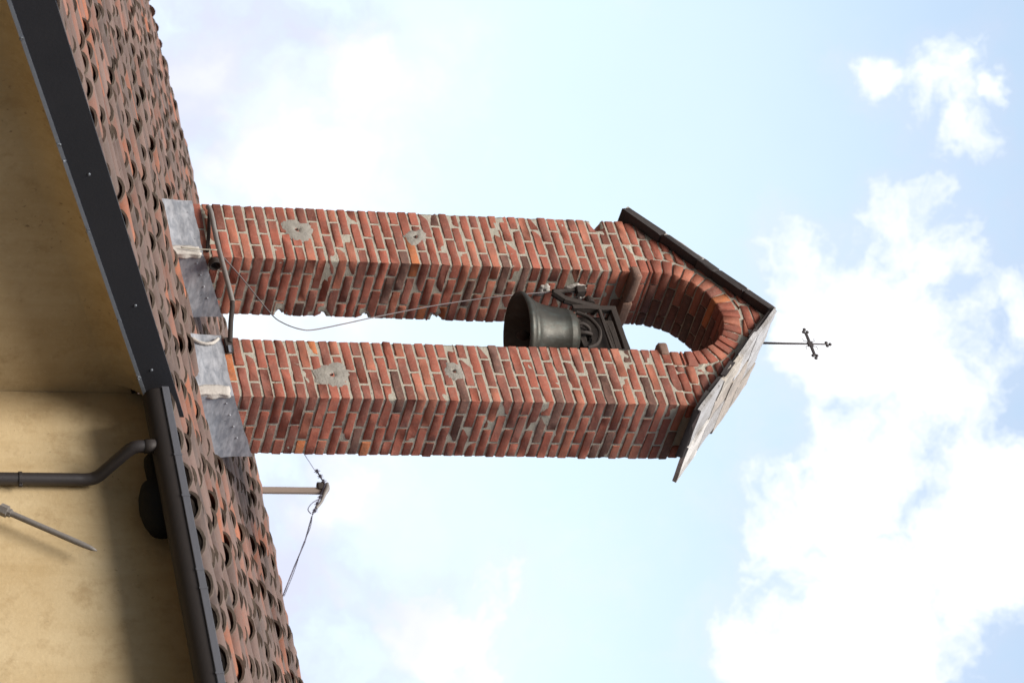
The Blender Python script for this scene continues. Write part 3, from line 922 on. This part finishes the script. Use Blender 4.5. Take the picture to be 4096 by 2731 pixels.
# cement patches over the tie-rod anchors
def patch(name, cx, cz, rx, rz, seed, parent, mat='patch', face='front', X=0, tilt=0, th=.008):
    rr = random.Random(seed); mb = MB(); NA, NRr = 40, 7; V = []; F = []
    rad = [1 + .10 * math.sin(2 * a + seed) + .07 * math.sin(3 * a + 1.7 * seed) + .22 * noise2(math.cos(a) * 2.2, math.sin(a) * 2.2, seed * 3.7) + .18 * noise2(math.cos(a) * 5, math.sin(a) * 5, seed * 1.9) for a in [2 * math.pi * k / NA for k in range(NA)]]
    for r_ in range(NRr + 1):
        for k in range(NA):
            a = 2 * math.pi * k / NA; q = r_ / NRr; x = math.cos(a) * rx * rad[k] * q; z = math.sin(a) * rz * rad[k] * q
            x, z = x * math.cos(tilt) - z * math.sin(tilt), x * math.sin(tilt) + z * math.cos(tilt)
            hgt = th * (1 - q ** 4) + noise2(x * 1.0, z, seed, 35) * .004 - (.02 * math.exp(-(q / .13) ** 2))
            V.append((cx + x, -hgt, cz + z) if face == 'front' else (X + hgt, cx + x, cz + z))
    for r_ in range(NRr):
        for k in range(NA):
            f = [r_ * NA + k, r_ * NA + (k + 1) % NA, (r_ + 1) * NA + (k + 1) % NA, (r_ + 1) * NA + k]
            F.append(f if face == 'front' else f)
    mb.add(V, F); o = mb.build(name, mat, parent, smooth=True)
    return o
p1 = patch('cement_patch', .215, -.475, .105, .115, 1, pl); p2 = patch('cement_patch', .24, .33, .062, .10, 2, pl, tilt=.5)
p3 = patch('cement_patch', 1.563, -.48, .115, .110, 4, pr); p4 = patch('cement_patch', 1.505, .33, .082, .07, 6, pr, tilt=-.4)
for pp, (cx, cz) in ((p1, (.215, -.475)), (p2, (.24, .33)), (p3, (1.563, -.48)), (p4, (1.505, .33))):
    b = MB(); tube(b, [(cx, .0, cz), (cx + .004, -.014, cz - .004)], .006, 8); b.build('anchor_bolt', 'iron', pp)
patch('cement_patch', .19, 1.22, .05, .045, 9, pl, 'white_mortar', 'side', PW, th=.014)
patch('cement_patch', .17, 1.44, .045, .075, 10, pl, 'white_mortar', 'side', PW, th=.016)
patch('cement_patch', .23, 1.50, .04, .03, 12, pl, 'white_mortar', 'side', PW, th=.016)

# ------------------------------------------------------------------ bell
BX, BY, BZ = CX, .25, .958
bell = thing('church_bell', 'weathered bronze church bell hanging mouth down between the two brick pillars', 'bell', (BX, BY, BZ))
outp = [(.280, 0), (.286, .012), (.284, .03), (.262, .055), (.247, .07), (.249, .076), (.242, .082), (.222, .115), (.206, .16), (.196, .21), (.188, .27), (.181, .325), (.183, .330), (.180, .336), (.172, .365), (.150, .392), (.115, .408), (.06, .415), (.001, .417)]
inp = [(.001, .385), (.05, .383), (.10, .375), (.14, .355), (.157, .32), (.165, .25), (.178, .18), (.205, .11), (.235, .055), (.262, .012), (.270, 0), (.280, 0)]
b = MB(); lathe(b, inp[::-1] if False else [(r, h) for r, h in reversed(outp)] + [(r, h) for r, h in reversed(inp)][0:0], (BX, BY, BZ), 72)
lathe(b, inp[::-1], (BX, BY, BZ), 72)
body = b.build('bell_body', 'bell', bell, smooth=True)
b = MB(); tube(b, [(BX, BY, BZ + .39), (BX, BY + .01, BZ + .09)], .012, 10); lathe(b, [(.001, -.06), (.02, -.05), (.034, -.02), (.034, .0), (.02, .03), (.001, .04)], (BX, BY + .01, BZ + .06), 20)
b.build('clapper', 'iron', bell, smooth=True)
b = MB()                                            # crown loops
for a in range(0, 360, 60):
    ca, sa = math.cos(math.radians(a)), math.sin(math.radians(a))
    tube(b, spline([(BX + ca * .075, BY + sa * .075, BZ + .40), (BX + ca * .085, BY + sa * .085, BZ + .455), (BX + ca * .05, BY + sa * .05, BZ + .505), (BX, BY, BZ + .50)], 5), .013, 8)
lathe(b, [(.001, .0), (.03, .005), (.034, .05), (.022, .08), (.03, .10), (.001, .12)], (BX, BY, BZ + .41), 16)
b.build('crown', 'iron', bell, smooth=True)
# headstock: an iron frame with curved straps, and the ringing lever
b = MB(); fx0, fx1, z0, z1 = BX - .225, BX + .225, BZ + .425, BZ + .735
for yy in (BY - .055, BY + .055):
    rbox(b, (fx0, yy - .02, z0), (fx0 + .035, yy + .02, z1), .004); rbox(b, (fx1 - .035, yy - .02, z0), (fx1, yy + .02, z1), .004)
    rbox(b, (fx0 + .0352, yy - .02, z1 - .04), (fx1 - .0352, yy + .02, z1), .004)
    rbox(b, (fx0 + .0352, yy - .02, z1 - .135), (fx1 - .0352, yy + .0, z1 - .115), .004)
    V = spline([(BX - .17, yy, z0 + .02), (BX - .12, yy, z0 + .10), (BX, yy, z0 + .145), (BX + .12, yy, z0 + .10), (BX + .17, yy, z0 + .02)], 6)
    tube(b, V, .014, 8)
rbox(b, (fx0 - .001, BY - .034, z1 - .037), (fx0 + .03, BY + .034, z1 - .003), .003); rbox(b, (fx1 - .03, BY - .034, z1 - .037), (fx1 + .001, BY + .034, z1 - .003), .003)
rbox(b, (BX - .188, BY + .030, z0 + .05), (BX + .188, BY + .074, z1 - .045), .004); rbox(b, (BX - .15, BY - .03, z0 + .005), (BX + .15, BY + .03, z0 + .045), .006)  # first box: back plate added so the frame's openings look dark
b.build('headstock', 'iron', bell)
for s in (-1, 1):
    b = MB(); xa = BX + s * .226; xb = BX + s * (RI - .002)
    tube(b, [(xa, BY, z0 + .17), (xb, BY, z0 + .17)], .02, 14); lathe(b, [(.02, -.02), (.034, -.02), (.034, .02), (.02, .02)], (BX + s * (RI - .05), BY, z0 + .17), 16, 'x'); b.build('axle', 'iron', bell, smooth=False)
b = MB()
for a_, b_ in (((.665, .20, z0 + .19), (.60, .185, 1.34)), ((.60, .185, 1.34), (.548, .17, 1.27))):
    tube(b, [a_, b_], .028, 8)
tube(b, [(.548, .17, 1.27), (.535, .165, 1.345), (.532, .16, 1.455)], [.022, .014, .012], 8)
rbox(b, (.505, .135, 1.435), (.565, .19, 1.50), .006)
b.build('lever', 'iron', bell)

# bell rope
r = MB(); pts = [(.545, -.045, -1.035), (.70, -.01, -.93), (.9889, .02, -.7823), (1.0462, .05, -.7042), (1.0699, .08, -.5877), (1.0285, .12, -.4735), (.9326, .14, -.2194), (.8313, .18, -.0235), (.6982, .18, .4298), (.5937, .18, .8874), (.5356, .18, 1.2545), (.525, .165, 1.46)]
tube(r, spline(pts, 8), .0042, 7, jit=.0003)
tag(r.build('bell_rope', 'rope', smooth=True), 'slack dark cord sagging across the opening from pillar foot up to the bell', 'rope')

# pulley cup at the foot of the left pillar
c = MB(); lathe(c, [(.001, -.0), (.036, 0), (.040, .01), (.040, .045), (.034, .05), (.030, .02), (.001, .018)], (PW + .012, .03, -1.07), 24, 'x')
tag(c.build('pulley', 'iron', smooth=False), 'small round rusty pulley cup at the foot of the left pillar', 'pulley')
bpy.data.objects['pulley'].data.polygons.foreach_set('use_smooth', [True] * len(bpy.data.objects['pulley'].data.polygons))

# ------------------------------------------------------------------ tube strut across the feet of the pillars
strut = thing('tube_strut', 'bent grey metal tube crossing from left pillar to right pillar just above the flashing', 'metal strut', (.7, -.05, -1.1))
t = MB(); tube(t, spline([(.055, -.03, -1.055), (.15, -.06, -1.053), (.40, -.062, -1.056), (.62, -.065, -1.052), (.86, -.066, -1.045), (.99, -.064, -1.042)], 7), .0165, 14, jit=.0006); t.build('grey_tube', 'galv', strut, smooth=True)
t = MB(); tube(t, [(.985, -.064, -1.042), (1.03, -.06, -1.048), (1.16, -.042, -1.075), (1.33, -.03, -1.103)], .0158, 12)
rbox(t, (1.285, -.036, -1.135), (1.405, -.012, -1.09), .004); t.build('dark_tube', 'iron', strut, smooth=False)
t = MB(); rbox(t, (1.36, -.043, -1.125), (1.42, -.0365, -1.103), .003); t.build('clamp_plate', 'edge', strut)
t = MB(); tube(t, [(.09, -.025, -1.05), (.28, -.022, -1.08), (.475, -.02, -1.12)], .0125, 8); t.build('brace_rod', 'iron', strut, smooth=True)
t = MB(); tube(t, spline([(.485, -.055, -1.30), (.50, -.058, -1.2), (.515, -.07, -1.07)], 4), .0042, 6); t.build('tie_wire', 'cream', strut, smooth=True)

# ------------------------------------------------------------------ iron cross on the apex
XX, XY = .898, .25
cross = thing('iron_cross', 'slender dark iron cross with trefoil tips standing on the gable apex', 'cross', (XX, XY, 2.72))
b = MB(); tube(b, [(XX + .002, XY, 2.66), (XX, XY, 2.9), (XX - .003, XY, 3.06), (XX - .004, XY, 3.205)], [.0085, .0075, .006, .005], 8); b.build('shaft', 'thin_iron', cross, smooth=True)
b = MB(); rbox(b, (XX - .112, XY - .006, 3.068), (XX + .112, XY + .006, 3.086), .002, jit=.0004); rbox(b, (XX - .02, XY - .008, 3.056), (XX + .02, XY + .008, 3.097), .004, jit=.0004); b.build('cross_arm', 'thin_iron', cross)
for (dx, dz, ux, uz) in ((-.115, 0, -1, 0), (.115, 0, 1, 0), (0, .125, 0, 1)):
    b = MB(); c0 = (XX - .004 + dx, XY, 3.077 + dz)
    for (a, s) in ((0, .018), (90, 0), (-90, 0)):
        px = ux * math.cos(math.radians(a)) - uz * math.sin(math.radians(a)); pz = ux * math.sin(math.radians(a)) + uz * math.cos(math.radians(a))
        q = (c0[0] + px * (.014 + s * .6), XY, c0[2] + pz * (.014 + s * .6)); I, FF = surf_grid(4, 4, 4); P = I / 2.0 - 1; P = P / np.linalg.norm(P, axis=1, keepdims=True) * np.array([.0125, .009, .0125])
        b.add(P + np.array(q), FF)
    b.build('finial', 'thin_iron', cross, smooth=True)
for sx in (-1, 1):
    for sz in (-1, 1):
        b = MB(); P = []
        for k in range(9):
            q = .015 + .055 * k / 8; wv = .006 * math.sin(k * 1.1); P.append((XX - .003 + sx * (q * .7 + wv), XY, 3.077 + sz * (q * .75 - wv)))
        tube(b, P, [.0028 - .0002 * k for k in range(9)], 6); b.build('ray', 'thin_iron', cross, smooth=True)

# ------------------------------------------------------------------ wooden post and cable on the ridge
post = thing('wooden_post', 'thin weathered wooden post standing upright on the roof ridge right of the tower', 'post', (-1.358, YR, .33))
b = MB(); rbox(b, (-1.388, YR - .012, .25), (-1.328, YR + .012, .835), .003); b.build('slat', 'wood', post)
b = MB(); tube(b, spline([(-1.42, YR - .02, .885), (-1.36, YR - .025, .872), (-1.30, YR - .025, .84), (-1.22, YR - .02, .80), (-1.15, YR - .02, .745)], 5), [.012 + .010 * math.exp(-((k - 6) / 5) ** 2) for k in range(21)], 8); b.build('grey_strap', 'galv', post, smooth=True)
b = MB(); rbox(b, (-1.43, YR - .03, .80), (-1.36, YR + .02, .865), .008); b.build('insulator', 'iron', post)
cable = thing('overhead_cable', 'thin purple-grey wire strung from behind the tower over the post to the ridge', 'cable', (-1.36, YR, .85))
b = MB(); tube(b, [(-2.6, YR, .52), (-1.758, YR, .76), (-1.57, YR, .819)], .0028, 5); tube(b, [(-1.57, YR - .02, .819), (-1.40, YR - .03, .862), (-1.27, YR - .02, .80), (-1.084, YR - .02, .705)], .0065, 6)
tube(b, [(-1.084, YR, .705), (-.8, YR, .595), (-.55, YR, .47), (-.243, YR, .325)], .0055, 6)
tube(b, spline([(-1.084, YR - .01, .705), (-.95, YR, .665), (-.75, YR - .01, .565), (-.5, YR, .46), (-.25, YR, .34)], 5), .003, 5)
tube(b, spline([(-1.25, YR - .03, .80), (-1.19, YR - .04, .72), (-1.12, YR - .04, .67), (-1.08, YR - .03, .69)], 5), .004, 6)
b.build('wire', 'wire', cable, smooth=True)
for (x, z) in ((-1.555, .825), (-1.50, .842), (-1.445, .858), (-1.27, .80), (-1.20, .765), (-1.125, .73)):
    b = MB(); tube(b, [(x - .012, YR - .02, z), (x + .012, YR - .02, z)], .011, 8)
    for k in range(6):
        a = k * math.pi / 3 + x * 9; tube(b, [(x, YR - .02, z), (x + .004, YR - .02 + .026 * math.sin(a), z + .026 * math.cos(a))], [.005, .002], 5)
    b.build('spiked_clip', 'wire', cable)

# ------------------------------------------------------------------ things on the wall under the gutter
fix = thing('wall_fixture', 'black rounded fitting fixed to the ochre wall just under the gutter', 'wall fixture', (4.2, WY, -2.2))
b = MB(); lathe(b, [(.001, -.17), (.045, -.165), (.085, -.12), (.105, -.05), (.110, .03), (.100, .10), (.080, .155), (.045, .185), (.001, .19)], (4.30, -1.735, -2.235), 32, 'x'); b.build('housing', 'black', fix, smooth=True)
b = MB(); lathe(b, [(.001, -.09), (.062, -.088), (.066, -.05), (.062, .06), (.062, .08)], (4.07, -1.735, -2.215), 24, 'x'); b.build('neck', 'black', fix, smooth=True)
b = MB(); rbox(b, (4.15, -1.68, -2.28), (4.33, WY - .001, -2.17), .006); b.build('bracket', 'black', fix)
rod = thing('metal_rod', 'grey pointed metal rod with a clamp leaning out from the ochre wall beside the downpipe', 'metal rod', (4.2, WY, -3.3))
b = MB(); A = Vector((4.29, -1.69, -3.03)); B = Vector((4.575, -1.70, -2.585)); D = (B - A)
tube(b, [A - D * .55, A, A + D * .5, A + D * .85, A + D * .95, B], [.0155, .0155, .0150, .0150, .011, .004], 14); b.build('shaft', 'galv', rod, smooth=True)
b = MB(); q = A + D * .04
for k in range(1):
    tube(b, [q - D * .045, q + D * .035], .031, 6); tube(b, [q + D * .03, q + D * .07], .022, 8)
b.build('clamp', 'galv', rod)
b = MB(); q = A - D * .5; tube(b, [q, (q.x, WY, q.z)], .014, 10); b.build('wall_bracket', 'galv', rod, smooth=True)
bpy.data.materials['grey_tube'].node_tree.nodes['Principled BSDF'].inputs['Metallic'].default_value = .2
